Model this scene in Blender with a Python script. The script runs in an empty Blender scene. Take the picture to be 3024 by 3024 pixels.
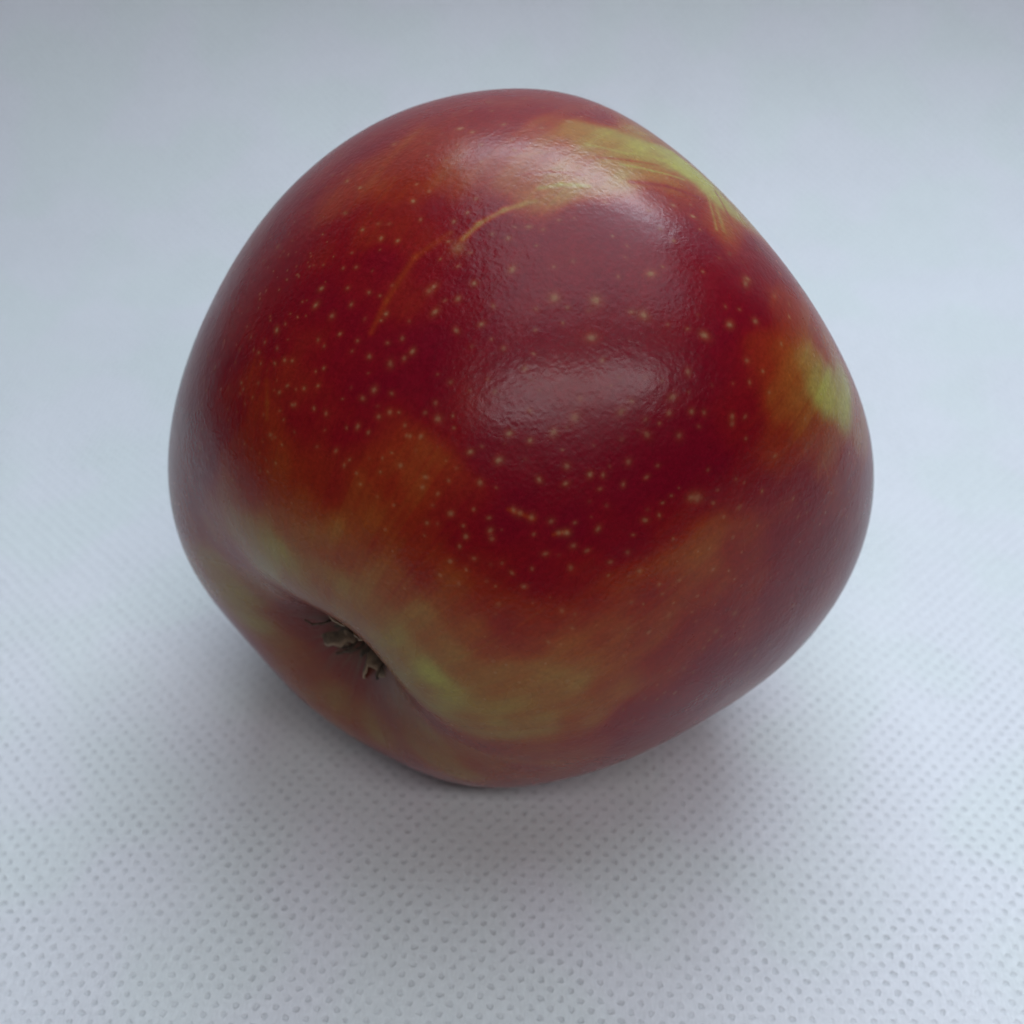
import bpy, math, random
import numpy as np
from math import radians, factorial
from mathutils import Vector, Matrix

# ---------------------------------------------------------------- camera, world, lamps, exposure
scene = bpy.context.scene
col = scene.collection
LIFT_Z = 0.039534
cam_data = bpy.data.cameras.new("camera")
cam = bpy.data.objects.new("camera", cam_data); col.objects.link(cam)
cam.location = (-0.00103, -0.11370, LIFT_Z + 0.08463)
cam.rotation_euler = (radians(50), 0, 0)
cam_data.sensor_width = 36; cam_data.angle = radians(45)
cam_data.clip_start = 0.005; cam_data.clip_end = 20
cam_data.dof.use_dof = True
cam_data.dof.focus_distance = 0.113
cam_data.dof.aperture_fstop = 26
scene.camera = cam

world = bpy.data.worlds.new("World"); scene.world = world; world.use_nodes = True
bg = world.node_tree.nodes["Background"]
bg.inputs[0].default_value = (0.90, 0.92, 1.0, 1); bg.inputs[1].default_value = 0.025

def area(name, loc, target, sx, sy, power, color, roll=0.0):
    L = bpy.data.lights.new(name, 'AREA'); L.shape = 'RECTANGLE'; L.size = sx; L.size_y = sy
    L.energy = power; L.color = color
    o = bpy.data.objects.new(name, L); col.objects.link(o); o.location = loc
    o.rotation_euler = (Vector(target) - Vector(loc)).to_track_quat('-Z', 'Y').to_euler()
    o.rotation_euler.rotate_axis('Z', radians(roll))
    return o
area("ceiling_panel_light", (0.06, 0.115, 0.42), (0.02, 0.11, 0), 0.50, 0.34, 1.66, (0.74, 0.89, 1.0))
area("back_strip_light", (0.045, 0.205, 0.305), (0, -0.06, 0.0), 0.27, 0.050, 1.05, (0.75, 0.88, 1.0))
area("front_strip_light", (0.055, -0.228, 0.30), (0, 0.0, 0.03), 0.27, 0.034, 0.46, (0.97, 0.94, 0.97), -14)

vs = scene.view_settings
vs.view_transform = 'Standard'; vs.look = 'None'; vs.gamma = 1.0; vs.exposure = 0.0
scene.render.engine = 'CYCLES'

# ---------------------------------------------------------------- node helpers
class NT:
    def __init__(s, name):
        s.m = bpy.data.materials.new(name); s.m.use_nodes = True
        s.t = s.m.node_tree; s.bsdf = s.t.nodes["Principled BSDF"]
    def n(s, kind, **kw):
        x = s.t.nodes.new(kind)
        for k, v in kw.items(): setattr(x, k, v)
        return x
    def set(s, sock, v):
        if isinstance(v, bpy.types.NodeSocket): s.t.links.new(v, sock)
        else: sock.default_value = v
    def math(s, op, a, b=0.0, c=None):
        x = s.n('ShaderNodeMath', operation=op); s.set(x.inputs[0], a); s.set(x.inputs[1], b)
        if c is not None: s.set(x.inputs[2], c)
        return x.outputs[0]
    def vmath(s, op, a, b=None, scale=None):
        x = s.n('ShaderNodeVectorMath', operation=op); s.set(x.inputs[0], a)
        if b is not None: s.set(x.inputs[1], b)
        if scale is not None: s.set(x.inputs['Scale'], scale)
        return x.outputs['Value'] if op in ('LENGTH', 'DISTANCE', 'DOT_PRODUCT') else x.outputs[0]
    def noise(s, vec, scale, detail=2, rough=.5, dist=0, color=False):
        x = s.n('ShaderNodeTexNoise'); s.set(x.inputs['Vector'], vec); x.inputs['Scale'].default_value = scale
        x.inputs['Detail'].default_value = detail; x.inputs['Roughness'].default_value = rough
        x.inputs['Distortion'].default_value = dist
        return x.outputs['Color'] if color else x.outputs['Fac']
    def remap(s, v, a, b, c, d, smooth=False):
        x = s.n('ShaderNodeMapRange'); s.set(x.inputs[0], v)
        if smooth: x.interpolation_type = 'SMOOTHSTEP'
        for i, q in enumerate((a, b, c, d)): s.set(x.inputs[i + 1], q)
        return x.outputs[0]
    def mix(s, f, a, b, mode='MIX'):
        x = s.n('ShaderNodeMix', data_type='RGBA', blend_type=mode); s.set(x.inputs[0], f)
        s.set(x.inputs[6], a); s.set(x.inputs[7], b); return x.outputs[2]
    def bump(s, h, dist, strength=1.0, normal=None):
        x = s.n('ShaderNodeBump'); s.set(x.inputs['Height'], h); x.inputs['Distance'].default_value = dist
        x.inputs['Strength'].default_value = strength
        if normal is not None: s.set(x.inputs['Normal'], normal)
        return x.outputs[0]

def link_mesh(name, me, mat, parent=None, smooth=True):
    o = bpy.data.objects.new(name, me); col.objects.link(o)
    if mat: me.materials.append(mat)
    if smooth: me.polygons.foreach_set('use_smooth', [True] * len(me.polygons))
    if parent: o.parent = parent
    return o

def grid_mesh(name, V, nu, nv):
    """V: (nu*nv,3) vertex array, quads"""
    me = bpy.data.meshes.new(name)
    i, j = np.meshgrid(np.arange(nu - 1), np.arange(nv - 1), indexing='ij')
    a = (i * nv + j).ravel(); F = np.stack([a, a + nv, a + nv + 1, a + 1], 1)
    fast_mesh(me, V, F); return me, F

def fast_mesh(me, V, F):
    me.vertices.add(len(V)); me.vertices.foreach_set('co', V.astype(np.float32).ravel())
    me.loops.add(F.size); me.loops.foreach_set('vertex_index', F.astype(np.int32).ravel())
    me.polygons.add(len(F)); me.polygons.foreach_set('loop_start', np.arange(0, F.size, 4, dtype=np.int32))
    me.update(calc_edges=True); me.validate()

# ---------------------------------------------------------------- white nonwoven cloth, swept up behind
def cloth_profile(s):
    """arc length -> (y, z): flat, then a soft bend up and back"""
    flat = 0.101; R = 0.056; amax = radians(82)
    y = np.where(s < flat, s, 0.0); z = np.zeros_like(s)
    t = np.clip((s - flat) / R, 0, amax)
    yb = flat + R * np.sin(t); zb = R * (1 - np.cos(t))
    rest = np.maximum(s - flat - R * amax, 0)
    y = np.where(s < flat, s, yb + rest * math.cos(amax)); z = np.where(s < flat, 0, zb + rest * math.sin(amax))
    return y, z

def fabric_material():
    N = NT("nonwoven_fabric"); t = N.t
    uv = N.n('ShaderNodeUVMap', uv_map='arc_mm').outputs[0]
    wob = N.noise(uv, 0.45, 3, .6, color=True)
    wob = N.vmath('SCALE', N.vmath('SUBTRACT', wob, (.5, .5, .5)), scale=0.30)
    p = N.vmath('ADD', uv, wob)
    p = N.vmath('MULTIPLY', p, (1 / 2.14, 1 / 2.14, 0))
    ds = []
    for off in ((0, 0, 0), (.5, .5, 0)):
        q = N.vmath('FRACTION', N.vmath('ADD', p, (off[0] + 100, off[1] + 100, 0)))
        q = N.vmath('MULTIPLY', N.vmath('SUBTRACT', q, (.5, .5, 0)), (1.0, 1.0, 0))
        ds.append(N.vmath('LENGTH', q))
    d = N.math('MINIMUM', ds[0], ds[1])
    d = N.math('ADD', d, N.remap(N.noise(uv, 2.2, 2), .3, .7, -.05, .05))
    dot = N.remap(d, .085, .19, 1.0, 0.0, True)
    strength = N.remap(N.noise(uv, 0.09, 2), .3, .7, .45, 1.0)
    strength = N.math('MULTIPLY', strength, N.remap(N.noise(uv, 0.6, 2), .3, .65, .5, 1.0))
    dot = N.math('MULTIPLY', dot, strength)
    # long fine fibres
    mp = N.n('ShaderNodeMapping'); t.links.new(uv, mp.inputs[0]); mp.inputs['Rotation'].default_value = (0, 0, 1.0); mp.inputs['Scale'].default_value = (1, .22, 1)
    mp2 = N.n('ShaderNodeMapping'); t.links.new(uv, mp2.inputs[0]); mp2.inputs['Rotation'].default_value = (0, 0, -.7); mp2.inputs['Scale'].default_value = (1, .22, 1)
    fib = N.math('ADD', N.noise(mp.outputs[0], 5.0, 4, .65, 1.0), N.noise(mp2.outputs[0], 5.0, 4, .65, 1.0))
    fib = N.math('MULTIPLY', fib, .5)
    clump = N.noise(uv, 1.1, 4, .6)
    tint = N.noise(uv, 0.055, 1, .4)
    base = N.mix(N.remap(tint, .40, .60, 0, 1, True), (.668, .685, .692, 1), (.688, .682, .712, 1))
    val = N.math('ADD', N.remap(fib, .3, .7, .89, 1.08), N.remap(clump, .3, .7, -.045, .045))
    base = N.mix(1.0, base, N.vmath('MULTIPLY', (1, 1, 1), (1, 1, 1)), 'MULTIPLY')
    sc = N.vmath('SCALE', base, scale=val)
    c = N.mix(N.math('MULTIPLY', dot, .60), sc, (.44, .45, .47, 1))
    t.links.new(c, N.bsdf.inputs['Base Color'])
    N.bsdf.inputs['Roughness'].default_value = .75
    N.bsdf.inputs['Specular IOR Level'].default_value = .25
    N.bsdf.inputs['Sheen Weight'].default_value = .1
    h = N.math('SUBTRACT', N.math('ADD', N.math('MULTIPLY', fib, .30), N.math('MULTIPLY', clump, .55)), N.math('MULTIPLY', dot, .8))
    t.links.new(N.bump(h, .00030, .75), N.bsdf.inputs['Normal'])
    return N.m

def build_cloth():
    nu, nv = 420, 460
    xs = np.linspace(-0.40, 0.40, nu); ss = np.linspace(-0.24, 0.42, nv)
    X, Sg = np.meshgrid(xs, ss, indexing='ij')
    Y, Z = cloth_profile(Sg)
    rng = np.random.RandomState(4)
    und = np.zeros_like(X)
    for k in range(26):
        a = rng.uniform(0, math.pi); L = rng.uniform(.03, .16); ph = rng.uniform(0, 6.28)
        und += math.pow(L, 1.6) * .010 * np.sin((X * math.cos(a) + Sg * math.sin(a)) * 2 * math.pi / L + ph)
    # the cloth lies flat under the fruit and ripples a little away from it
    fade = 1 - np.exp(-((X / .05) ** 2 + (Sg / .05) ** 2))
    Z = Z + und * fade - 0.0001
    V = np.stack([X.ravel(), Y.ravel(), Z.ravel()], 1)
    me, F = grid_mesh('white_cloth', V, nu, nv)
    uvl = me.uv_layers.new(name='arc_mm')
    r = radians(1.5)
    U = (X * math.cos(r) - Sg * math.sin(r)).ravel() * 1000; W = (X * math.sin(r) + Sg * math.cos(r)).ravel() * 1000
    li = np.zeros(len(me.loops), dtype=np.int32); me.loops.foreach_get('vertex_index', li)
    uvl.data.foreach_set('uv', np.stack([U[li], W[li]], 1).astype(np.float32).ravel())
    o = link_mesh('white_cloth', me, fabric_material())
    m = o.modifiers.new('thickness', 'SOLIDIFY'); m.thickness = 0.0004; m.offset = -1
    o['label'] = 'white nonwoven fabric sheet with embossed dots, spread under the apple and curving up behind it'
    o['category'] = 'cloth'
    return o
build_cloth()

# ---------------------------------------------------------------- apple tables (in the fruit's own frame)
PIGMENT = [(0.789, -0.501, 0.3557, 0.15), (0.7653, -0.618, 0.1799, 0.12), (0.8251, -0.3608, 0.4348, 0.2), (0.8269, -0.2582, 0.4995, 0.5), (0.9086, -0.2665, 0.3216, 0.85), (0.9092, -0.1819, 0.3746, 0.85), (0.8749, -0.1309, 0.4663, 1.0), (0.8806, -0.0794, 0.4672, 1.0), (0.9113, -0.3145, 0.2658, 0.7), (0.9114, -0.3567, 0.205, 0.5), (0.9207, -0.374, 0.1118, 0.35), (0.9536, -0.2566, 0.1574, 0.6), (0.9561, -0.1795, 0.2317, 0.7), (0.9536, -0.1007, 0.2838, 0.6), (0.9607, -0.2666, 0.0779, 0.7), (0.9458, -0.321, 0.049, 0.5), (0.9191, -0.3928, 0.0292, 0.4), (0.8848, -0.4648, 0.0314, 0.3), (0.8841, -0.4664, -0.0287, 0.3), (0.9004, 0.0186, 0.4347, 0.95), (0.8167, 0.1015, 0.568, 0.75), (0.9437, -0.0386, 0.3285, 0.4), (0.9697, -0.0638, 0.2358, 0.15), (0.9512, 0.0763, 0.299, 0.5), (0.9592, 0.0246, 0.2817, 0.1), (0.7689, -0.6376, 0.0473, 0.3), (0.8358, -0.5461, 0.0564, 0.25), (0.7458, -0.6594, -0.0949, 0.3), (0.6931, -0.7044, -0.1532, 0.25), (0.7939, -0.5999, -0.0993, 0.28), (0.8346, -0.5487, -0.0489, 0.25), (0.8404, -0.5159, 0.1663, 0.12), (0.6929, -0.7181, 0.0648, 0.12), (0.5631, -0.8238, -0.0646, 0.1), (0.5812, -0.789, -0.1992, 0.1), (0.4837, -0.8345, -0.264, 0.08), (0.7895, -0.5754, -0.2135, 0.14), (0.7195, -0.6246, -0.3036, 0.06), (0.6172, -0.6715, -0.41, 0.05), (0.4587, -0.7777, -0.4299, 0.05), (0.8634, -0.4829, -0.1457, 0.1), (0.9179, -0.3886, -0.081, 0.12), (0.8071, -0.4852, -0.3366, 0.04), (0.8733, -0.4395, -0.2101, 0.12), (0.8377, -0.4085, -0.3623, 0.12), (0.9226, -0.2175, -0.3186, 0.05), (0.8032, -0.3995, -0.4419, 0.02), (0.9678, -0.2143, -0.1316, 0.06), (0.9853, -0.1704, 0.0122, 0.04), (0.9971, -0.0539, 0.0535, 0.0), (0.9879, 0.0392, 0.1502, 0.0), (0.9359, 0.1886, 0.2974, 0.0), (0.9927, 0.1201, 0.0113, 0.0), (0.9706, 0.2103, 0.1173, 0.0), (0.9872, -0.0598, -0.1477, 0.03), (0.9644, -0.1519, -0.2165, 0.05), (0.7142, -0.5613, -0.4181, 0.04), (0.7292, -0.4608, -0.5058, 0.06), (0.6168, -0.5948, -0.5156, 0.06), (0.9298, -0.3147, -0.1907, 0.06), (0.9596, 0.0419, -0.2783, 0.03), (0.9198, -0.0944, -0.3809, 0.03), (0.8465, -0.2212, -0.4843, 0.03), (0.9705, 0.1496, -0.1892, 0.0), (0.7815, -0.3185, -0.5365, 0.03), (0.9148, 0.3424, 0.2141, 0.22), (0.9356, 0.351, 0.0381, 0.28), (0.8753, 0.4502, 0.1767, 0.7), (0.8441, 0.51, 0.1656, 1.0), (0.7908, 0.5684, 0.2271, 0.9), (0.906, 0.4219, 0.0336, 0.5), (0.852, 0.5225, 0.0334, 0.45), (0.857, 0.5131, -0.0484, 0.28), (0.7925, 0.6055, 0.073, 0.35), (0.6919, 0.7107, 0.1269, 0.2), (0.7033, 0.6585, 0.2678, 0.5), (0.9612, 0.2654, -0.075, 0.0), (0.9814, 0.1907, -0.0219, 0.0), (0.9151, 0.3894, -0.105, 0.1), (0.9417, 0.3328, -0.0502, 0.1), (0.9079, 0.3625, -0.2106, 0.0), (0.86, 0.3674, -0.354, 0.0), (0.8852, 0.234, -0.4022, 0.0), (0.9355, 0.2063, -0.2869, 0.0), (0.8928, 0.0406, -0.4486, 0.0), (0.5511, 0.8117, 0.1935, 0.1), (0.7884, 0.6114, -0.0686, 0.15), (0.8426, 0.5125, -0.1656, 0.1), (0.8573, 0.4349, 0.2753, 0.3), (0.8545, 0.0957, -0.5105, 0.0), (0.8566, -0.0033, -0.516, 0.0), (0.778, 0.1253, -0.6156, 0.02), (0.8171, 0.2645, -0.5122, 0.0), (0.8111, 0.357, -0.4633, 0.02), (0.7337, 0.2922, -0.6134, 0.03), (0.777, 0.0163, -0.6293, 0.1), (0.7344, 0.0754, -0.6745, 0.08), (0.8642, 0.4199, -0.2773, 0.05), (0.785, -0.1093, -0.6097, 0.38), (0.7494, -0.1654, -0.6411, 0.3), (0.7057, -0.2246, -0.6719, 0.25), (0.7812, -0.051, -0.6221, 0.32), (0.7299, -0.1036, -0.6756, 0.28), (0.6671, -0.1554, -0.7286, 0.3), (0.6384, -0.2613, -0.724, 0.15), (0.6459, -0.4421, -0.6223, 0.1), (0.5801, -0.5369, -0.6126, 0.25), (0.5552, -0.4699, -0.6863, 0.28), (0.4598, -0.4629, -0.7578, 0.3), (0.3923, -0.4356, -0.8101, 0.35), (0.5553, -0.3462, -0.7562, 0.25), (0.5573, -0.262, -0.7878, 0.35), (0.6898, -0.3358, -0.6414, 0.08), (0.7534, -0.2576, -0.605, 0.12), (0.8476, -0.1054, -0.5201, 0.1), (0.4491, -0.5758, -0.6832, 0.1), (0.3829, -0.7006, -0.6021, 0.05), (0.289, -0.5972, -0.7482, 0.1), (0.1313, -0.5777, -0.8056, 0.15), (0.1808, -0.4812, -0.8578, 0.4), (0.3046, -0.397, -0.8658, 0.56), (0.351, -0.3067, -0.8847, 0.84), (0.3585, -0.3479, -0.8663, 0.7), (0.3922, -0.2435, -0.8871, 0.79), (0.4397, -0.1537, -0.8849, 0.65), (0.5471, -0.1805, -0.8174, 0.47), (0.4887, -0.2486, -0.8363, 0.47), (0.6392, -0.1093, -0.7612, 0.3), (0.5692, -0.0879, -0.8175, 0.47), (0.5795, 0.0016, -0.8149, 0.51), (0.48, -0.0008, -0.8773, 0.7), (0.4477, -0.089, -0.8898, 0.7), (0.7067, -0.0163, -0.7073, 0.2), (0.6626, 0.0295, -0.7484, 0.3), (0.638, 0.1215, -0.7604, 0.34), (0.5416, 0.1188, -0.8322, 0.6), (0.4631, 0.1055, -0.88, 0.74), (0.4102, 0.1959, -0.8907, 1.0), (0.3688, 0.2608, -0.8922, 0.8), (0.5005, 0.2338, -0.8336, 0.63), (0.5864, 0.2273, -0.7774, 0.42), (0.6567, 0.1757, -0.7334, 0.25), (0.6641, 0.2455, -0.7061, 0.2), (0.6252, 0.3213, -0.7113, 0.34), (0.7356, 0.2308, -0.6368, 0.03), (0.7586, 0.323, -0.5658, 0.1), (0.7275, 0.1767, -0.663, 0.08), (0.6698, 0.3559, -0.6517, 0.34), (0.7186, 0.3933, -0.5735, 0.34), (0.746, 0.4415, -0.4985, 0.29), (0.773, 0.4931, -0.3992, 0.38), (0.7965, 0.5104, -0.3241, 0.46), (0.7334, 0.5886, -0.3402, 0.34), (0.723, 0.5485, -0.4201, 0.38), (0.6843, 0.5152, -0.516, 0.34), (0.6485, 0.4702, -0.5986, 0.42), (0.5991, 0.4325, -0.6738, 0.6), (0.5311, 0.3868, -0.7539, 0.66), (0.5322, 0.4527, -0.7154, 0.69), (0.4498, 0.3763, -0.81, 0.66), (0.3578, 0.3604, -0.8614, 0.67), (0.4011, 0.4596, -0.7924, 0.63), (0.4567, 0.5409, -0.7063, 0.5), (0.5309, 0.5504, -0.6444, 0.46), (0.5934, 0.5617, -0.5764, 0.29), (0.6131, 0.6435, -0.4583, 0.2), (0.5925, 0.7254, -0.3504, 0.15), (0.6848, 0.6685, -0.29, 0.2), (0.6178, 0.7669, -0.1735, 0.05), (0.7242, 0.6819, -0.1028, 0.1), (0.5968, 0.8016, -0.0362, 0.02), (0.4783, 0.7733, -0.4162, 0.02), (0.4098, 0.671, -0.6179, 0.1), (0.4012, 0.8828, -0.2445, 0.0), (0.4003, 0.7707, -0.4958, 0.05), (0.2574, 0.6368, -0.7268, 0.29), (0.2062, 0.5455, -0.8123, 0.42), (0.0776, 0.5852, -0.8071, 0.3), (0.0571, 0.4662, -0.8828, 0.46), (-0.0365, 0.4174, -0.908, 0.67), (0.2683, 0.7358, -0.6218, 0.1), (-0.0297, 0.3354, -0.9416, 0.65), (0.8383, 0.4118, -0.3574, 0.2), (0.7713, 0.5864, -0.2476, 0.25), (-0.211, 0.1755, -0.9616, 0.65), (-0.2564, 0.0814, -0.9631, 0.6), (-0.0308, 0.2255, -0.9738, 0.56), (-0.1634, 0.1201, -0.9792, 0.3), (-0.168, 0.0181, -0.9856, 0.2), (-0.1183, 0.0825, -0.9896, 0.15), (-0.2164, -0.0569, -0.9746, 0.51), (-0.2065, -0.1401, -0.9684, 0.65), (-0.1332, -0.2534, -0.9582, 0.88), (-0.0589, -0.3293, -0.9424, 0.79), (-0.0292, -0.3823, -0.9236, 0.74), (-0.0562, -0.429, -0.9016, 0.7), (-0.0874, -0.2342, -0.9682, 0.3), (0.0207, -0.2046, -0.9786, 0.05), (-0.1093, -0.1882, -0.976, 0.15), (-0.1212, -0.1194, -0.9854, 0.08), (-0.0435, -0.1553, -0.9869, 0.05), (0.3701, -0.2015, -0.9069, 0.56), (0.4216, -0.1149, -0.8995, 0.58), (0.4196, -0.0093, -0.9077, 0.63), (0.4026, 0.1112, -0.9086, 0.67), (0.3555, 0.2103, -0.9107, 0.74), (0.0517, -0.2913, -0.9552, 0.56), (-0.1539, -0.063, -0.9861, 0.12), (-0.085, 0.1919, -0.9777, 0.42), (-0.1208, -0.4822, -0.8677, 0.47), (-0.0227, -0.5689, -0.8221, 0.3), (-0.2981, -0.0553, -0.9529, 0.51), (-0.3916, 0.0878, -0.9159, 0.47)]
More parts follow.
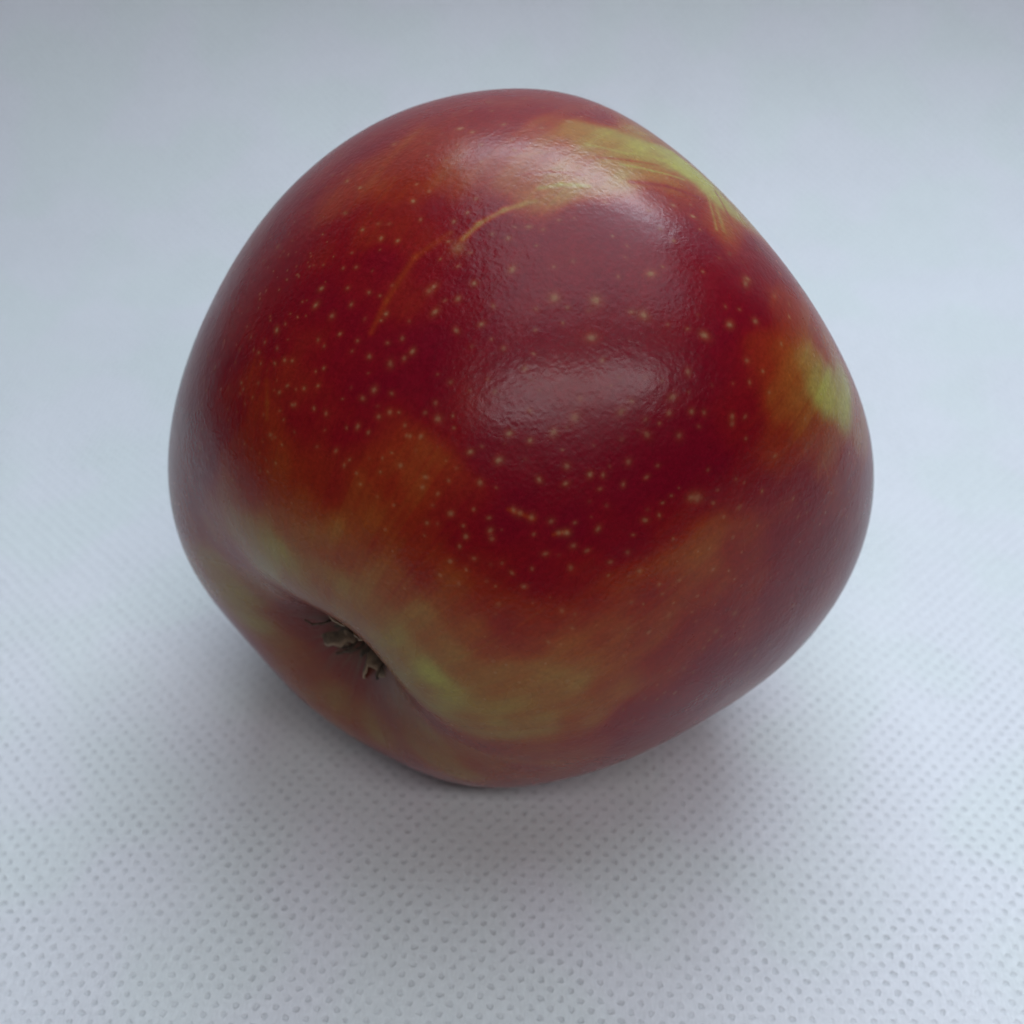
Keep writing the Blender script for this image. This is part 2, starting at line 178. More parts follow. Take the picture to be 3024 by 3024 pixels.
LENTICELS = [(0.9125, -0.3599, -0.1943, 0.0106, 0.8), (0.9569, -0.2264, -0.182, 0.0076, 0.8), (0.9762, -0.1095, -0.1871, 0.0083, 0.8), (0.99, -0.0339, -0.1372, 0.0091, 0.85), (0.9997, 0.0224, -0.0053, 0.0083, 0.85), (0.9929, 0.0677, -0.0976, 0.0083, 0.8), (0.9796, 0.1975, -0.0361, 0.0083, 0.8), (0.9735, 0.2265, 0.031, 0.0068, 0.8), (0.9589, 0.2676, 0.0939, 0.0068, 0.5), (0.9638, 0.1984, 0.1779, 0.0076, 0.6), (0.9667, 0.2003, 0.1594, 0.0091, 0.5), (0.9728, 0.011, 0.2313, 0.0061, 0.9), (0.9629, -0.2608, -0.0694, 0.0061, 0.6), (0.9276, -0.2741, -0.2537, 0.0061, 0.7), (0.9111, -0.2807, -0.3018, 0.0061, 0.6), (0.8861, -0.3034, -0.3503, 0.0076, 0.7), (0.8889, -0.3442, -0.3023, 0.0076, 0.6), (0.883, -0.347, -0.316, 0.0076, 0.4), (0.9138, -0.3306, -0.2361, 0.0053, 0.4), (0.9013, -0.2367, -0.3627, 0.0061, 0.6), (0.9247, -0.2, -0.324, 0.0061, 0.7), (0.8482, -0.2867, -0.4454, 0.0061, 0.7), (0.9675, 0.2198, -0.1251, 0.0068, 0.5), (0.9257, 0.3605, -0.1141, 0.0061, 0.5), (0.92, 0.3718, -0.1239, 0.0061, 0.35), (0.8606, 0.5036, -0.0757, 0.0061, 0.5), (0.8292, 0.5393, -0.1472, 0.0045, 0.7), (0.8591, 0.4231, -0.288, 0.0121, 0.5), (0.8615, 0.4121, -0.2968, 0.0091, 0.5), (0.8254, 0.5216, -0.2161, 0.0076, 0.4), (0.9284, 0.2385, -0.2849, 0.0076, 0.4), (0.9257, 0.296, -0.2353, 0.0068, 0.35), (0.9548, 0.2292, -0.1893, 0.0076, 0.5), (0.9443, 0.2454, -0.2191, 0.0053, 0.5), (0.9069, 0.0759, -0.4143, 0.0076, 0.6), (0.8815, 0.0018, -0.4722, 0.0061, 0.8), (0.8882, 0.0476, -0.4571, 0.0053, 0.7), (0.8373, -0.0404, -0.5453, 0.0061, 0.8), (0.8514, 0.0203, -0.5241, 0.0068, 0.8), (0.8155, 0.019, -0.5785, 0.0061, 0.6), (0.8569, 0.1164, -0.5022, 0.0061, 0.7), (0.8648, 0.1676, -0.4734, 0.0061, 0.6), (0.903, 0.2454, -0.3527, 0.0061, 0.4), (0.8891, 0.2996, -0.346, 0.0053, 0.5), (0.8796, 0.269, -0.3922, 0.0053, 0.5), (0.8825, 0.1971, -0.4271, 0.0053, 0.8), (0.8829, 0.1448, -0.4467, 0.0061, 0.5), (0.809, 0.1143, -0.5766, 0.0061, 0.6), (0.8096, 0.1291, -0.5727, 0.0061, 0.5), (0.8113, 0.1552, -0.5636, 0.0061, 0.7), (0.8053, 0.2247, -0.5486, 0.0061, 0.6), (0.8088, 0.2381, -0.5377, 0.0061, 0.8), (0.8165, 0.1947, -0.5435, 0.0061, 0.4), (0.8233, 0.2883, -0.4889, 0.0061, 0.6), (0.8395, 0.3609, -0.4062, 0.0061, 0.6), (0.7684, 0.1023, -0.6318, 0.0061, 0.6), (0.7588, 0.1166, -0.6408, 0.0053, 0.4), (0.971, -0.0071, -0.2391, 0.0076, 0.0), (0.9775, 0.01, -0.2109, 0.0091, 0.7), (0.9269, 0.0911, -0.364, 0.0091, 0.5), (0.9436, 0.1626, -0.2884, 0.0091, 0.4), (0.8153, -0.3101, -0.4889, 0.0076, 0.4), (0.7801, -0.3023, -0.5477, 0.0068, 0.6), (0.7588, -0.311, -0.5724, 0.0061, 0.5), (0.8353, -0.143, -0.5308, 0.0068, 0.6), (0.8042, -0.1487, -0.5754, 0.0061, 0.6), (0.7888, -0.1759, -0.5889, 0.0045, 0.5), (0.7927, -0.1683, -0.5859, 0.0045, 0.5), (0.7863, -0.2398, -0.5694, 0.0053, 0.6), (0.7972, -0.2228, -0.5611, 0.0038, 0.5), (0.7688, -0.2537, -0.5869, 0.0053, 0.5), (0.7316, -0.279, -0.622, 0.0061, 0.6), (0.7424, -0.2504, -0.6214, 0.0045, 0.5), (0.6773, -0.2497, -0.692, 0.0053, 0.5), (0.6906, -0.2471, -0.6797, 0.0045, 0.5), (0.7546, -0.1453, -0.6399, 0.0061, 0.6), (0.7715, -0.0838, -0.6307, 0.0061, 0.6), (0.7575, -0.0756, -0.6485, 0.0061, 0.6), (0.7663, -0.0398, -0.6412, 0.0053, 0.5), (0.756, 0.0104, -0.6545, 0.0061, 0.7), (0.6817, -0.1928, -0.7057, 0.0045, 0.6), (0.7226, -0.1728, -0.6693, 0.0045, 0.5), (0.7391, -0.1886, -0.6466, 0.0045, 0.4), (0.6177, -0.5999, -0.5085, 0.0068, 0.9), (0.7179, -0.5711, -0.3981, 0.0061, 0.7), (0.7081, -0.555, -0.4366, 0.0068, 0.8), (0.7399, -0.5022, -0.4477, 0.0061, 0.5), (0.7745, -0.4806, -0.4112, 0.0053, 0.5), (0.7684, -0.5153, -0.3796, 0.0045, 0.5), (0.7782, -0.5814, -0.2373, 0.0045, 0.8), (0.8137, -0.5272, -0.2448, 0.0053, 0.8), (0.8394, -0.4889, -0.2376, 0.0045, 0.8), (0.6918, -0.7143, -0.1054, 0.0061, 0.6), (0.7348, -0.6668, -0.1244, 0.0061, 0.6), (0.8414, -0.5249, -0.1286, 0.0061, 0.8), (0.8135, -0.5664, 0.1317, 0.0076, 0.7), (0.8508, -0.4883, 0.194, 0.0061, 0.6), (0.8363, -0.533, 0.1288, 0.0061, 0.6), (0.8812, -0.4099, 0.2355, 0.0061, 0.4), (0.8693, -0.3777, 0.3189, 0.0091, 0.7), (0.7702, -0.5215, 0.3674, 0.0061, 0.5), (0.9499, -0.2709, 0.1557, 0.0136, 0.4), (0.9443, -0.0989, 0.3139, 0.0076, 0.8), (0.7311, -0.6813, 0.0371, 0.0061, 0.5), (0.9125, -0.3599, -0.1943, 0.0167, 0.3), (0.8264, -0.3955, -0.4009, 0.0053, 0.7), (0.8181, -0.3949, -0.4181, 0.0045, 0.6), (0.6337, -0.5296, -0.5638, 0.0053, 0.6), (0.651, -0.5119, -0.5604, 0.0053, 0.5), (0.6097, -0.5455, -0.5751, 0.0053, 0.5), (0.7112, -0.4343, -0.5528, 0.0038, 0.7), (0.6649, -0.442, -0.6021, 0.0045, 0.7), (0.6319, -0.4398, -0.6382, 0.0053, 0.5), (0.6928, -0.4178, -0.5878, 0.0045, 0.6), (0.6949, -0.4453, -0.5646, 0.0038, 0.5), (0.7508, -0.4563, -0.4776, 0.0045, 0.7), (0.6908, -0.3593, -0.6275, 0.0053, 0.5), (0.5101, -0.5907, -0.6251, 0.0053, 0.5), (0.6101, -0.487, -0.625, 0.0053, 0.5), (0.562, -0.4395, -0.7007, 0.0061, 0.5), (0.5803, -0.4008, -0.709, 0.0045, 0.5), (0.5535, -0.6186, -0.5576, 0.0045, 0.4), (0.6723, -0.3904, -0.629, 0.0045, 0.6), (0.6912, 0.0753, -0.7188, 0.0061, 0.6), (0.7408, 0.0679, -0.6682, 0.0053, 0.6), (0.7221, 0.0705, -0.6882, 0.0053, 0.5), (0.7177, 0.1128, -0.6872, 0.0061, 0.4), (0.6593, 0.0763, -0.748, 0.0053, 0.5), (0.7712, 0.2304, -0.5934, 0.0061, 0.5), (0.7935, 0.2682, -0.5463, 0.0061, 0.4), (0.7912, 0.3002, -0.5328, 0.0061, 0.4), (0.7618, 0.2944, -0.5771, 0.0061, 0.5), (0.7115, 0.2388, -0.6608, 0.0061, 0.6), (0.7248, 0.1991, -0.6596, 0.0053, 0.5), (0.6941, 0.1146, -0.7107, 0.0053, 0.5), (0.7666, 0.4278, -0.4789, 0.0061, 0.5), (0.7791, 0.3591, -0.5138, 0.0061, 0.4), (0.6888, 0.3404, -0.64, 0.0061, 0.4), (0.665, 0.2193, -0.7139, 0.0061, 0.3), (0.665, 0.1214, -0.7369, 0.0061, 0.3), (0.7138, 0.4602, -0.528, 0.0061, 0.3), (0.7416, 0.5772, -0.3419, 0.0091, 0.3), (0.622, 0.7083, -0.3338, 0.0091, 0.35), (0.5992, 0.6967, -0.3944, 0.0091, 0.35), (0.6781, 0.5588, -0.4774, 0.0076, 0.25), (0.9005, 0.3025, -0.3124, 0.0045, 0.3), (0.9394, 0.3415, -0.0286, 0.0053, 0.4), (0.9522, 0.3055, 0.0008, 0.0061, 0.4), (0.9367, 0.3498, 0.0173, 0.0045, 0.5), (0.9218, 0.3302, 0.2032, 0.0053, 0.6), (0.923, 0.1862, 0.3367, 0.0053, 0.5), (0.9747, -0.041, 0.2197, 0.0053, 0.6), (0.4524, -0.8534, -0.2589, 0.0032, 0.67), (0.5044, -0.8424, -0.1893, 0.002, 0.46), (0.6804, -0.6588, -0.321, 0.0033, 0.3), (0.5604, -0.7445, -0.3629, 0.0027, 0.51), (0.6518, -0.6686, -0.358, 0.0024, 0.66), (0.6009, -0.7322, -0.3207, 0.0032, 0.31), (0.5735, -0.7489, -0.332, 0.002, 0.64), (0.6325, -0.6673, -0.3933, 0.0035, 0.64), (0.6001, -0.6318, -0.4906, 0.0027, 0.56), (0.6685, -0.575, -0.4717, 0.003, 0.68), (0.6404, -0.6973, -0.322, 0.0026, 0.32), (0.6286, -0.6837, -0.3706, 0.0024, 0.52), (0.6947, -0.6289, -0.3491, 0.0024, 0.39), (0.6164, -0.7316, -0.2912, 0.0024, 0.47), (0.5942, -0.7315, -0.3344, 0.0035, 0.26), (0.5436, -0.8092, -0.2228, 0.002, 0.6), (0.5685, -0.711, -0.414, 0.002, 0.27), (0.6872, -0.5583, -0.4648, 0.0023, 0.59), (0.7131, -0.6397, -0.2867, 0.0024, 0.41), (0.4425, -0.8381, -0.319, 0.0021, 0.59), (0.5961, -0.7681, -0.2339, 0.002, 0.68), (0.6631, -0.6442, -0.3811, 0.0029, 0.66), (0.5595, -0.6859, -0.4653, 0.0027, 0.39), (0.6028, -0.6967, -0.389, 0.0021, 0.32), (0.3832, -0.9154, -0.123, 0.0023, 0.27), (0.6794, -0.6478, -0.3445, 0.0026, 0.36), (0.3942, -0.885, -0.2478, 0.0027, 0.44), (0.7254, -0.5733, -0.3809, 0.002, 0.47), (0.6191, -0.7132, -0.3289, 0.003, 0.68), (0.4339, -0.8676, -0.2428, 0.0021, 0.45), (0.6884, -0.583, -0.4315, 0.0024, 0.45), (0.7164, -0.6072, -0.3435, 0.0035, 0.45), (0.4759, -0.8064, -0.3512, 0.0027, 0.38), (0.5847, -0.72, -0.3738, 0.0026, 0.69), (0.6836, -0.6513, -0.3295, 0.0027, 0.4), (0.6579, -0.6511, -0.3784, 0.0032, 0.64), (0.5556, -0.7104, -0.432, 0.0032, 0.56), (0.4712, -0.8477, -0.2435, 0.0026, 0.57), (0.6148, -0.668, -0.4193, 0.0032, 0.56), (0.5982, -0.6401, -0.4821, 0.0029, 0.51), (0.685, -0.6366, -0.3543, 0.0024, 0.55), (0.4706, -0.8001, -0.3719, 0.0029, 0.61), (0.5746, -0.7002, -0.4238, 0.003, 0.62), (0.559, -0.7003, -0.444, 0.0033, 0.56), (0.7347, -0.5988, -0.3189, 0.0027, 0.49), (0.6788, -0.5904, -0.4368, 0.0033, 0.46), (0.5274, -0.4111, -0.7436, 0.0044, 0.19), (0.5717, -0.4253, -0.7017, 0.0042, 0.26), (0.4992, -0.4101, -0.7633, 0.0042, 0.33), (0.3314, -0.7404, -0.5848, 0.0038, 0.31), (0.3865, -0.5283, -0.756, 0.0042, 0.16), (0.529, -0.5865, -0.6133, 0.0032, 0.18), (0.4729, -0.6433, -0.6021, 0.0033, 0.16), (0.5133, -0.5466, -0.6617, 0.0041, 0.3), (0.3341, -0.4748, -0.8142, 0.003, 0.25), (0.4511, -0.5826, -0.6761, 0.0032, 0.36), (0.4932, -0.6741, -0.5499, 0.0041, 0.17), (0.5396, -0.5389, -0.6468, 0.0041, 0.39), (0.6006, -0.457, -0.6561, 0.0045, 0.31), (0.4926, -0.6427, -0.5867, 0.0041, 0.29), (0.5337, -0.3006, -0.7905, 0.0041, 0.24), (0.6451, -0.5575, -0.5226, 0.0032, 0.29), (0.5727, -0.5775, -0.5818, 0.0042, 0.37), (0.4838, -0.5525, -0.6787, 0.0035, 0.22), (0.6384, -0.4347, -0.6352, 0.0048, 0.38), (0.561, -0.5492, -0.6195, 0.0048, 0.27), (0.5028, -0.5754, -0.6451, 0.0048, 0.27), (0.4477, -0.5624, -0.6952, 0.0032, 0.31), (0.5142, -0.5751, -0.6363, 0.0044, 0.36), (0.3193, -0.6253, -0.7121, 0.0035, 0.38), (0.6092, -0.5122, -0.6054, 0.0035, 0.19), (0.648, -0.4575, -0.609, 0.0041, 0.27), (0.5363, -0.4478, -0.7155, 0.0044, 0.18), (0.5988, -0.5021, -0.6239, 0.0039, 0.23), (0.4445, -0.5452, -0.7108, 0.0039, 0.24), (0.5619, -0.4296, -0.7069, 0.003, 0.21)]
STREAKS = [([(0.9152, -0.3643, -0.1722), (0.9259, -0.3581, -0.1205), (0.941, -0.3333, -0.0592), (0.9568, -0.2908, 0.0002)], 0.0083, 0.75, 0.75), ([(0.8015, -0.3951, -0.449), (0.8294, -0.4144, -0.3747), (0.8665, -0.4274, -0.2579), (0.9017, -0.3973, -0.1706)], 0.0091, 0.42, 0.5), ([(0.9107, -0.1531, 0.3837), (0.887, -0.0912, 0.4527), (0.8626, -0.0126, 0.5057)], 0.0091, 1.0, 0.7), ([(0.9096, 0.0132, 0.4153), (0.9401, 0.0501, 0.3372), (0.9584, 0.0904, 0.2706)], 0.0076, 0.8, 0.7), ([(0.8821, 0.0305, 0.47), (0.8476, 0.0836, 0.524), (0.8251, 0.1264, 0.5506)], 0.0076, 0.9, 0.7), ([(0.9525, -0.302, 0.0401), (0.9593, -0.271, 0.0792), (0.9689, -0.219, 0.1152)], 0.0076, 0.95, 0.6), ([(0.5846, -0.533, -0.6117), (0.5751, -0.4968, -0.6499), (0.5656, -0.4721, -0.6761)], 0.0076, 0.5, 0.4), ([(0.7943, 0.6066, 0.0336), (0.7673, 0.6412, 0.0086)], 0.0024, 0.6, 0.5), ([(0.7862, 0.6161, 0.0481), (0.7119, 0.7003, 0.0514)], 0.0024, 0.6, 0.5), ([(0.9411, 0.009, 0.3379), (0.9702, 0.0589, 0.235)], 0.0076, 0.3, 0.4), ([(0.8068, 0.1032, -0.5818), (0.8107, 0.1613, -0.5628)], 0.0053, 0.5, 0.5), ([(0.8003, 0.2174, -0.5588), (0.8114, 0.2373, -0.5341)], 0.0045, 0.5, 0.5), ([(0.9212, -0.2955, 0.2532), (0.9272, -0.2171, 0.3054), (0.901, -0.1448, 0.4088)], 0.0061, 0.95, 0.5), ([(0.9477, -0.2013, 0.2477), (0.9433, -0.1383, 0.3017), (0.9258, -0.0687, 0.3716)], 0.0053, 1.0, 0.6), ([(0.9668, -0.1527, 0.205), (0.9569, -0.0833, 0.2784), (0.9425, -0.0077, 0.334)], 0.0076, 0.12, 0.6), ([(0.9407, -0.2522, 0.2268), (0.9382, -0.1919, 0.2879), (0.927, -0.1391, 0.3482)], 0.0053, 0.3, 0.45), ([(0.9068, -0.0145, 0.4212), (0.9419, 0.0291, 0.3347), (0.965, 0.0734, 0.2517)], 0.0045, 0.9, 0.6), ([(0.879, 0.0102, 0.4768), (0.9214, 0.0683, 0.3826), (0.9479, 0.1239, 0.2934)], 0.0045, 0.2, 0.6), ([(0.9068, -0.4131, 0.0846), (0.9201, -0.3649, 0.1427), (0.928, -0.3125, 0.2029)], 0.0061, 0.6, 0.4), ([(0.9309, -0.3619, 0.0498), (0.9452, -0.3105, 0.1007), (0.9584, -0.2489, 0.1397)], 0.0045, 0.25, 0.45), ([(0.8305, -0.2131, 0.5147), (0.8192, -0.1431, 0.5553), (0.8307, -0.0862, 0.55)], 0.0061, 0.3, 0.4), ([(0.8033, 0.0679, 0.5917), (0.8264, 0.1461, 0.5438), (0.8937, 0.207, 0.398)], 0.0045, 0.6, 0.5), ([(0.8503, -0.514, 0.1127), (0.8736, -0.458, 0.1645), (0.8906, -0.3956, 0.2243)], 0.0045, 0.35, 0.4)]
HARMONICS = [0.014, -0.0273, 0.0188, -0.0022, -0.0037, -0.0051, -0.001, 0.0082, 0.0014, -0.0009, 0.0096, 0.0059, -0.0086, -0.0057, 0.0003, 0.0035, -0.0029, 0.0016, 0.0069, -0.0026, -0.0054, 0.0024, 0.0061, -0.0022, -0.0025, 0.011, -0.0022, -0.0016, 0.0003, -0.0043, 0.0024, 0.0036, 0.0001, -0.0015, 0.0013, -0.0016, -0.0032, -0.0011, -0.0011, 0.0001, -0.0027, 0.0003, 0.0035, -0.0023, -0.0039, 0.0021, -0.0009, -0.0016, 0.003]
AXIS_X = (0.264269, -0.482001, 0.835366)
AXIS_Y = (0.780653, -0.401719, -0.47875)
AXIS_Z = (0.566341, 0.77865, 0.270114)
LIFT = 0.039534

R0 = 0.038
LOBE = 0.0

def apple_base(d):
    z = np.clip(d[:, 2], -1, 1); u = np.arccos(z); phi = np.arctan2(d[:, 1], d[:, 0])
    s = np.sin(u); r = 1.0 - 0.02 * z ** 2 + 0.02 * z
    ds = u; dc = np.pi - u
    r -= 0.05 * np.exp(-(ds / .75) ** 2) + 0.035 * np.exp(-(dc / .7) ** 2)
    r -= 0.42 * np.exp(-(ds / .27) ** 1.5)
    r -= 0.16 * np.exp(-(dc / .25) ** 2.0)
    lc = np.exp(-((dc - .55) / .38) ** 2); ls = np.exp(-((ds - .5) / .38) ** 2)
    r += 0.007 * lc * np.cos(5 * (phi - .63)) + 0.014 * ls * np.cos(5 * (phi - LOBE - .2)) + 0.006 * s ** 2 * np.cos(5 * (phi - LOBE - .1))
    return r

def harmonics(d, L=6):
    x, y, z = d.T; phi = np.arctan2(y, x); out = []
    def P(l, m, x):
        pmm = np.ones_like(x)
        if m > 0:
            so = np.sqrt((1 - x) * (1 + x)); f = 1.
            for i in range(m): pmm = pmm * (-f) * so; f += 2
        if l == m: return pmm
        p1 = x * (2 * m + 1) * pmm
        if l == m + 1: return p1
        for ll in range(m + 2, l + 1):
            p2 = ((2 * ll - 1) * x * p1 - (ll + m - 1) * pmm) / (ll - m); pmm, p1 = p1, p2
        return p1
    for l in range(L + 1):
        for m in range(l + 1):
            n = math.sqrt((2 * l + 1) * factorial(l - m) / factorial(l + m)); b = n * P(l, m, np.clip(z, -1, 1))
            if m == 0: out.append(b)
            else: out.append(b * np.cos(m * phi)); out.append(b * np.sin(m * phi))
    return sum(b * c for b, c in zip(out, HARMONICS))

def apple_radius(d):
    r = apple_base(d) + harmonics(d)
    dc = np.pi - np.arccos(np.clip(d[:, 2], -1, 1))
    r -= 0.12 * np.exp(-(dc / .070) ** 2.5)          # open calyx tube
    r += BUMPS(d)
    return R0 * r

def value_noise(u, v, nu, nv, seed, periodic=True):
    """smooth 2-D value noise; u, v in 0..1"""
    rng = np.random.RandomState(seed); G = rng.rand(nu, nv + 1)
    a = u * nu; b = v * (nv - 1e-6); i = np.floor(a).astype(int); j = np.floor(b).astype(int)
    fa = a - i; fb = b - j; fa = fa * fa * (3 - 2 * fa); fb = fb * fb * (3 - 2 * fb); i0 = i % nu; i1 = (i + 1) % nu
    j = np.clip(j, 0, nv - 1)
    return (G[i0, j] * (1 - fa) + G[i1, j] * fa) * (1 - fb) + (G[i0, j + 1] * (1 - fa) + G[i1, j + 1] * fa) * fb

def BUMPS(d):
    """slight unevenness of a real fruit"""
    rng = np.random.RandomState(11); o = np.zeros(len(d))
    for k in range(34):
        v = rng.normal(size=3); v /= np.linalg.norm(v); f = rng.uniform(6, 15)
        o += .0045 / f * np.sin(f * (d @ v) + rng.uniform(0, 6.28))
    return o

def cube_sphere(n, focus, pull):
    t = np.arange(n + 1); V = []; F = []; off = 0
    A, B = np.meshgrid(t, t, indexing='ij'); A = A.ravel(); B = B.ravel()
    i, j = np.meshgrid(np.arange(n), np.arange(n), indexing='ij'); q = (i * (n + 1) + j).ravel()
    Q = np.stack([q, q + n + 1, q + n + 2, q + 1], 1)
    for ax in range(3):
        for side in (0, n):
            P = np.zeros((len(A), 3), int); P[:, ax] = side; P[:, (ax + 1) % 3] = A; P[:, (ax + 2) % 3] = B
            V.append(P); F.append((Q if side else Q[:, ::-1]) + off); off += len(A)
    V = np.concatenate(V); F = np.concatenate(F)
    key = (V[:, 0] * (n + 1) + V[:, 1]) * (n + 1) + V[:, 2]
    _, idx, inv = np.unique(key, return_index=True, return_inverse=True)
    V = V[idx]; F = inv.ravel()[F]
    c = np.tan((V / n * 2 - 1) * math.pi / 4); c /= np.linalg.norm(c, axis=1)[:, None]
    c = c + np.array(focus) * pull; c /= np.linalg.norm(c, axis=1)[:, None]
    return c, F

PAL_T = np.array([0, .12, .3, .5, .7, .85, 1.0])
PAL = np.array([(.130, .0014, .0085), (.158, .0036, .0068), (.200, .017, .006), (.232, .052, .010), (.248, .110, .024), (.262, .172, .038), (.305, .262, .050)])

def pigment(d):
    n = len(d); phi = (np.arctan2(d[:, 1], d[:, 0]) / (2 * np.pi)) % 1.0; u = np.arccos(np.clip(d[:, 2], -1, 1)) / np.pi
    dc = (1 - u) * np.pi
    num = np.zeros(n); den = np.zeros(n)
    # default where the table says nothing (the far side): red with a paler stem bowl
    w0 = 0.004; num += w0 * (.10 + .8 * np.exp(-(u * np.pi / .33) ** 2)); den += w0
    pt = np.array(PIGMENT); sg = .046
    for p in pt:
        dot = d @ p[:3]; k = np.where(dot > .955)[0]
        w = np.exp(-2 * (1 - dot[k]) / (sg * sg)) + .05 * np.exp(-2 * (1 - dot[k]) / (.085 ** 2))
        num[k] += w * p[3]; den[k] += w
    t = num / den
    # streaks that run from stem to calyx
    st = value_noise(phi, u, 420, 9, 1) * .5 + value_noise(phi, u, 190, 6, 2) * .3 + value_noise(phi, u, 900, 16, 3) * .2
    mid = np.clip(t * 1.4 + .10, 0, 1) * np.clip(1.25 - t, 0, 1)
    blot = value_noise(phi, u, 60, 26, 5) * .6 + value_noise(phi, u, 140, 60, 6) * .4
    pole = np.clip(np.sin(u * np.pi) * 2.2, .0, 1)
    blot2 = value_noise(phi, u, 26, 12, 6) * .6 + value_noise(phi, u, 52, 30, 7) * .4
    run = np.interp(d[:, 2], [-.9, -.3, .3, .8], [.22, .24, .42, .60])
    spot3 = np.zeros(n)
    r3 = np.random.RandomState(31)
    for k_ in range(40):
        v = r3.normal(size=3); v /= np.linalg.norm(v); v2 = r3.normal(size=3); v2 /= np.linalg.norm(v2)
        spot3 += np.sin(r3.uniform(18, 60) * (d @ v) + 1.5 * np.sin(r3.uniform(8, 20) * (d @ v2)) + r3.uniform(0, 6.28))
    spot3 /= 40 ** .5
    t = t + (st - .5) * run * mid * pole + (blot - .5) * .26 * mid * pole + (blot2 - .42) * .14 * pole + spot3 * (.045 * mid + .018) + (value_noise(phi, u, 1100, 10, 12) - .5) * .06 * pole * np.clip(t + .25, 0, .8)
    for pts_, w, tt, s_ in STREAKS:
        pts_ = np.array(pts_)
        for a, b in zip(pts_[:-1], pts_[1:]):
            near = np.where(d @ ((a + b) / 2 / np.linalg.norm((a + b) / 2)) > .98)[0]
            ab = b - a; h = np.clip(((d[near] - a) @ ab) / (ab @ ab), 0, 1)
            dist = np.linalg.norm(d[near] - a - h[:, None] * ab, axis=1)
            e = s_ * np.exp(-(dist / w) ** 2) * (.75 + .5 * st[near])
            t[near] = t[near] * (1 - e) + tt * e if tt < .35 else np.maximum(t[near], t[near] * (1 - e) + tt * e)
    t = np.clip(t, 0, 1)
    C = np.stack([np.interp(t, PAL_T, PAL[:, k]) for k in range(3)], 1)
    fine = value_noise(phi, u, 700, 300, 8) - .5
    C *= (1 + .16 * fine * pole)[:, None]
    # lenticels
    rng = np.random.RandomState(21)
    L = [tuple(q[:3]) + (q[3] * .88, q[4]) for q in LENTICELS]
    big = np.array([q[:3] for q in L]); added = []
    tries = 0
    while len(added) < 1700 and tries < 16000:
        tries += 1
        v = rng.normal(size=3); v /= np.linalg.norm(v)
        z = v[2]
        # denser and finer towards the calyx, sparse and larger near the stem
        dens = np.interp(z, [-.95, -.6, -.2, .3, .8], [.25, 1, .8, .22, .08])
        if rng.rand() > dens: continue
        gap = np.interp(z, [-.8, 0, .8], [.021, .027, .060]); 
        if (big @ v).max() > math.cos(gap): continue
        if added and (np.array(added) @ v).max() > math.cos(gap): continue
        added.append(v); R = rng.uniform(1.7, 3.3) / 660 * np.interp(z, [-.5, .8], [1, 1.25]); L.append((v[0], v[1], v[2], R, rng.uniform(.08, .55)))
    pale = np.array((.27, .19, .10)); halo = np.array((.30, .10, .025))
    gl = np.zeros(n); LQ = np.full((n, 3), 9.0, np.float32); LQ[:, 2] = 0; near_r = np.full(n, 9.0)
    for (x, y, z, R, al) in L:
        p = np.array((x, y, z)); dot = d @ p; k = np.where(dot > math.cos(R * 4.5))[0]
        # elongated a little along a random direction, ragged rim
        a = rng.normal(size=3); a -= p * (a @ p); a /= np.linalg.norm(a); b = np.cross(p, a); el = rng.uniform(1.0, 1.45)
        q1 = d[k] @ a; q2 = (d[k] @ b) * el; rr = np.sqrt(q1 * q1 + q2 * q2) / R
        h = (.30 * al * np.exp(-(rr / 2.1) ** 2))[:, None]; C[k] = C[k] * (1 - h) + halo * h
        closer = rr < near_r[k]; kk = k[closer]
        near_r[kk] = rr[closer]; LQ[kk, 0] = q1[closer] / R; LQ[kk, 1] = q2[closer] / R; LQ[kk, 2] = al
        gl[k] = np.maximum(gl[k], np.exp(-rr ** 2) * al)
    LM = np.clip((2.5 - near_r) / .8, 0, 1)
    # grey-olive down and russet round the calyx tube
    wb = (.5 * np.exp(-(dc / .34) ** 4))[:, None]; C = C * (1 - wb) + np.array((.105, .026, .014)) * wb
    ray = value_noise(phi, u, 64, 40, 9) * .6 + value_noise(phi, u, 150, 90, 10) * .4
    w = np.exp(-((dc / (.15 + .10 * (ray - .5))) ** 3))[:, None]
    C = C * (1 - w * .8) + np.array((.105, .085, .058)) * (.5 + .8 * ray)[:, None] * w * .8
    return C, gl, t, w[:, 0], LQ, LM

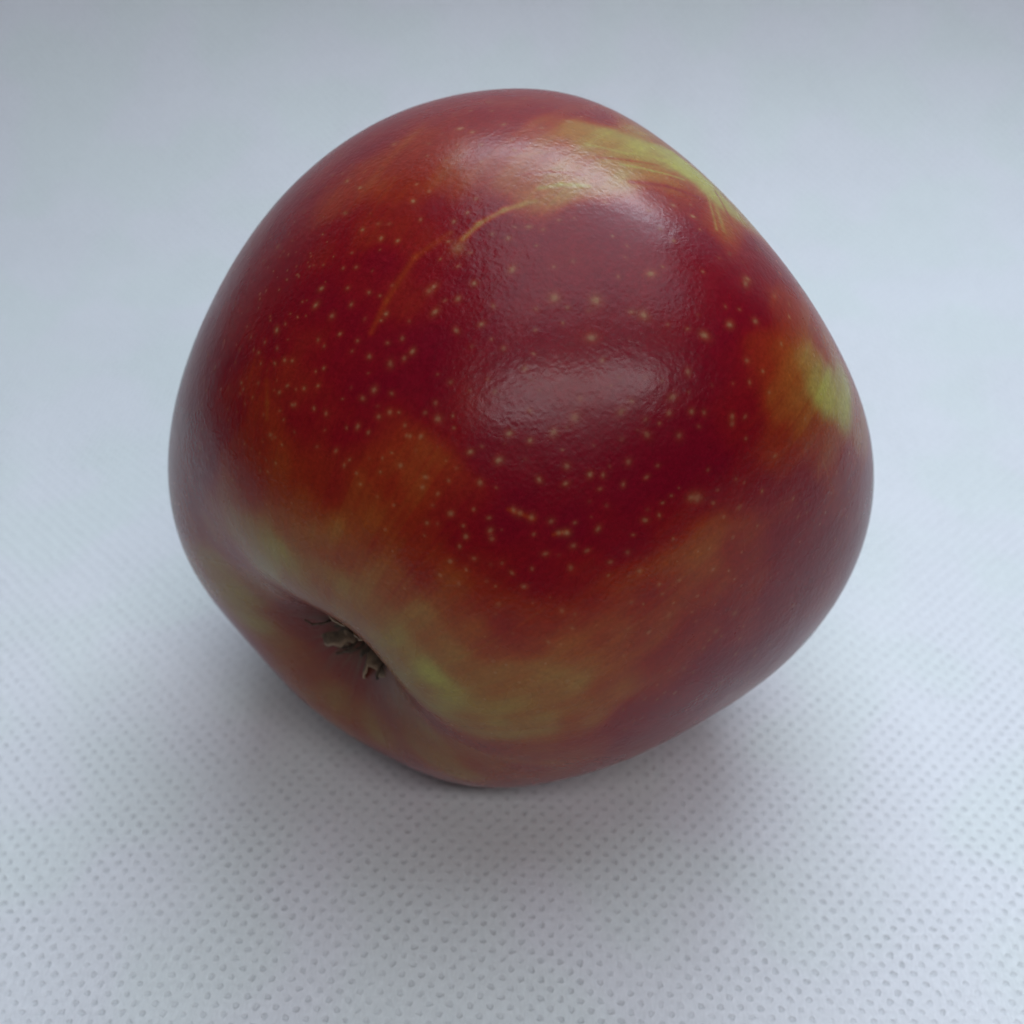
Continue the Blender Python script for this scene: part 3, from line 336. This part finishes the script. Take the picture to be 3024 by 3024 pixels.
def skin_material():
    N = NT("apple_skin"); t = N.t
    at = N.n('ShaderNodeAttribute', attribute_name='pigment')
    obj = N.n('ShaderNodeTexCoord').outputs['Object']
    grain = N.noise(obj, 3200, 2, .6)
    c = N.vmath('SCALE', at.outputs['Color'], scale=N.remap(grain, .3, .7, .9, 1.1))
    # lenticels: the mesh carries the offset to the nearest one, the shader draws its ragged disc
    sp = N.n('ShaderNodeAttribute', attribute_name='speck').outputs['Vector']
    reach = N.n('ShaderNodeAttribute', attribute_name='speck_reach').outputs['Fac']
    xyz = N.n('ShaderNodeSeparateXYZ'); t.links.new(sp, xyz.inputs[0])
    r = N.math('SQRT', N.math('ADD', N.math('MULTIPLY', xyz.outputs[0], xyz.outputs[0]), N.math('MULTIPLY', xyz.outputs[1], xyz.outputs[1])))
    r = N.math('MULTIPLY', r, N.remap(N.noise(obj, 2600, 3, .6), .3, .7, .70, 1.35))
    core = N.math('EXPONENT', N.math('MULTIPLY', N.math('POWER', r, 2.0), -1.15))
    ctr = N.math('EXPONENT', N.math('MULTIPLY', N.math('POWER', r, 2.0), -9.0))
    amt = N.math('MULTIPLY', N.math('MULTIPLY', core, reach), N.math('MULTIPLY', xyz.outputs[2], .52))
    c = N.mix(amt, c, N.mix(N.math('MULTIPLY', ctr, .45), (.31, .21, .105, 1), (.22, .13, .07, 1)))
    t.links.new(c, N.bsdf.inputs['Base Color'])
    B = N.bsdf.inputs
    smear = N.noise(obj, 90, 4, .6, .5)
    rough = N.math('ADD', N.remap(smear, .3, .7, .23, .32), N.math('MULTIPLY', at.outputs['Alpha'], .25))
    t.links.new(rough, B['Roughness'])
    B['IOR'].default_value = 1.45; B['Specular IOR Level'].default_value = .26
    B['Coat Weight'].default_value = .0; B['Coat Roughness'].default_value = .26; B['Coat IOR'].default_value = 1.4
    v = N.n('ShaderNodeTexVoronoi', feature='SMOOTH_F1'); v.inputs['Scale'].default_value = 2000; v.inputs['Smoothness'].default_value = .6
    t.links.new(N.vmath('ADD', obj, N.vmath('SCALE', N.noise(obj, 1100, 2, .5, color=True), scale=.0009)), v.inputs['Vector'])
    h = N.math('ADD', N.math('MULTIPLY', v.outputs['Distance'], .7), N.math('MULTIPLY', N.noise(obj, 1300, 4, .65, .8), .8))
    patch = N.remap(N.noise(obj, 130, 3, .6), .35, .65, .35, 1.0)
    h = N.math('MULTIPLY', h, patch)
    nb = N.bump(h, .000042, .9)
    nb = N.bump(N.noise(obj, 260, 3, .5), .00010, .6, nb)
    t.links.new(nb, B['Normal']); t.links.new(nb, B['Coat Normal'])
    return N.m

apple = bpy.data.objects.new('apple', None); col.objects.link(apple)
apple.empty_display_size = 0.02
apple.matrix_world = Matrix(((AXIS_X[0], AXIS_Y[0], AXIS_Z[0], 0), (AXIS_X[1], AXIS_Y[1], AXIS_Z[1], 0), (AXIS_X[2], AXIS_Y[2], AXIS_Z[2], LIFT), (0, 0, 0, 1)))
apple['label'] = 'ripe red apple with yellow-green patches and pale speckles, lying on its side on white cloth'
apple['category'] = 'apple'

view_local = (np.array(AXIS_X).dot((0, -.766, .643)), np.array(AXIS_Y).dot((0, -.766, .643)), np.array(AXIS_Z).dot((0, -.766, .643)))
dirs, faces = cube_sphere(390, view_local, .52)
rad = apple_radius(dirs)
me = bpy.data.meshes.new('skin')
fast_mesh(me, dirs * rad[:, None], faces)
C, gl, tt, ww, LQ, LM = pigment(dirs)
la = me.color_attributes.new('pigment', 'FLOAT_COLOR', 'POINT')
la.data.foreach_set('color', np.concatenate([C, np.clip(gl * .6 + ww, 0, 1)[:, None]], 1).astype(np.float32).ravel())
me.attributes.new('speck', 'FLOAT_VECTOR', 'POINT').data.foreach_set('vector', LQ.ravel())
me.attributes.new('speck_reach', 'FLOAT', 'POINT').data.foreach_set('value', LM.astype(np.float32))
skin = link_mesh('skin', me, skin_material(), apple)

# ---------------------------------------------------------------- calyx: dried sepals and stamens in the basin
def surf(theta, phi):
    """point on the skin at angle theta from the calyx pole"""
    d = np.array([[math.sin(theta) * math.cos(phi), math.sin(theta) * math.sin(phi), -math.cos(theta)]])
    return Vector((d * apple_radius(d)[:, None])[0])

def dry_material():
    N = NT("dried_sepal"); obj = N.n('ShaderNodeTexCoord').outputs['Object']
    geo = N.n('ShaderNodeAttribute', attribute_name='rim').outputs['Fac']
    a = N.mix(N.remap(N.noise(obj, 1500, 4, .65), .3, .7, 0, 1), (.022, .012, .007, 1), (.125, .085, .052, 1))
    c = N.mix(N.math('MULTIPLY', geo, .75), a, (.40, .27, .17, 1))
    N.t.links.new(c, N.bsdf.inputs['Base Color']); N.bsdf.inputs['Roughness'].default_value = .85
    N.t.links.new(N.bump(N.noise(obj, 2500, 3, .6), .00015, .8), N.bsdf.inputs['Normal'])
    return N.m
dry = dry_material()

def sepal(phi, length, width, flare, curl, twist, seed):
    rng = np.random.RandomState(seed); nu, nv = 22, 11
    root = surf(.095, phi); pole = Vector((0, 0, -1)); out = Vector((math.cos(phi), math.sin(phi), 0)); side = pole.cross(out).normalized()
    V = []; rim = []
    ang = radians(flare); p = root - pole * .0006; step = length / (nu - 1)
    for i in range(nu):
        s = i / (nu - 1)
        if i: p = p + (pole * math.cos(ang) + out * math.sin(ang)) * step
        ang += radians(curl) / nu * (0.3 + 2.0 * s * s)
        nrm = (pole * -math.sin(ang) + out * math.cos(ang)) * -1
        sd = (side * math.cos(twist * s) + nrm * math.sin(twist * s))
        w = width * (1 - s ** 1.7) ** .9 * (1 + .22 * math.sin(9 * s + seed) * math.sin(23 * s + 2 * seed)) + .00012
        for j in range(nv):
            q = j / (nv - 1) * 2 - 1
            cup = (q * q) * w * .55 * (1 - .3 * s) + rng.normal() * .00003 + .00022 * math.sin(5 * q + 9 * s + seed) + .00012 * math.sin(11 * q - 14 * s + seed)
            V.append(tuple(p + sd * (q * w) + nrm * cup)); rim.append(max(abs(q) ** 7, s ** 12))
    me, F = grid_mesh('sepal', np.array(V), nu, nv)
    ra = me.attributes.new('rim', 'FLOAT', 'POINT'); ra.data.foreach_set('value', rim)
    o = link_mesh('sepal', me, dry, apple)
    m = o.modifiers.new('thickness', 'SOLIDIFY'); m.thickness = .00022; m.offset = 0
    return o

def tube(name, pts, r0, r1, mat, parent, n=7):
    V = []; F = []; pts = [Vector(p) for p in pts]
    for i, p in enumerate(pts):
        tg = (pts[min(i + 1, len(pts) - 1)] - pts[max(i - 1, 0)]).normalized()
        a = tg.orthogonal().normalized() if i == 0 else (a - tg * a.dot(tg)).normalized()
        b = tg.cross(a); r = r0 + (r1 - r0) * i / (len(pts) - 1)
        for k in range(n):
            t = 2 * math.pi * k / n; V.append(tuple(p + a * math.cos(t) * r + b * math.sin(t) * r))
    for i in range(len(pts) - 1):
        for k in range(n): F.append((i * n + k, i * n + (k + 1) % n, (i + 1) * n + (k + 1) % n, (i + 1) * n + k))
    F.append(tuple(range(n))[::-1]); F.append(tuple(range((len(pts) - 1) * n, len(pts) * n)))
    me = bpy.data.meshes.new(name); me.from_pydata(V, [], F); me.update()
    return link_mesh(name, me, mat, parent)

SEP = [(0.0, .0046, .0019, 12, 260, .7), (1.25, .0045, .0019, 20, 260, -.8), (2.45, .0048, .0020, 24, 250, .6),
       (3.65, .0044, .0019, 18, 270, .9), (5.00, .0046, .0017, 22, 190, -.5)]
for i, (ph, ln, w, fl, cu, tw) in enumerate(SEP):
    sepal(ph + .35, ln, w, fl, cu, tw, i + 3)
rngs = random.Random(8)
for i in range(18):
    ph = rngs.uniform(0, 6.28); r = surf(rngs.uniform(.05, .12), ph); q = rngs.uniform(.1, 1.1); ln = rngs.uniform(.0014, .0034)
    o_ = Vector((math.cos(ph), math.sin(ph), 0)); pz = Vector((0, 0, -1)); s_ = pz.cross(o_) * rngs.uniform(-.6, .6)
    tube('stamen', [r, r + pz * ln * .35 + o_ * q * ln * .2, r + pz * ln * .7 + (o_ * q + s_) * ln * .5, r + pz * ln * .75 + (o_ * q + s_) * ln * .9], .00014, .00010, dry, apple, 5)


# short woody stem deep in the bowl at the far end
def stem_material():
    N = NT("woody_stem"); obj = N.n('ShaderNodeTexCoord').outputs['Object']
    c = N.mix(N.noise(obj, 700, 4, .6), (.05, .03, .015, 1), (.16, .11, .05, 1)); N.t.links.new(c, N.bsdf.inputs['Base Color'])
    N.bsdf.inputs['Roughness'].default_value = .8; return N.m
top = apple_radius(np.array([[0, 0, 1.0]]))[0]
tube('stem', [(0.0, 0.0, top - .001), (.0003, .0002, top + .003), (.0009, .0003, top + .006), (.0017, .0003, top + .0085), (.002, .0003, top + .0095)], .0011, .0014, stem_material(), apple, 12)
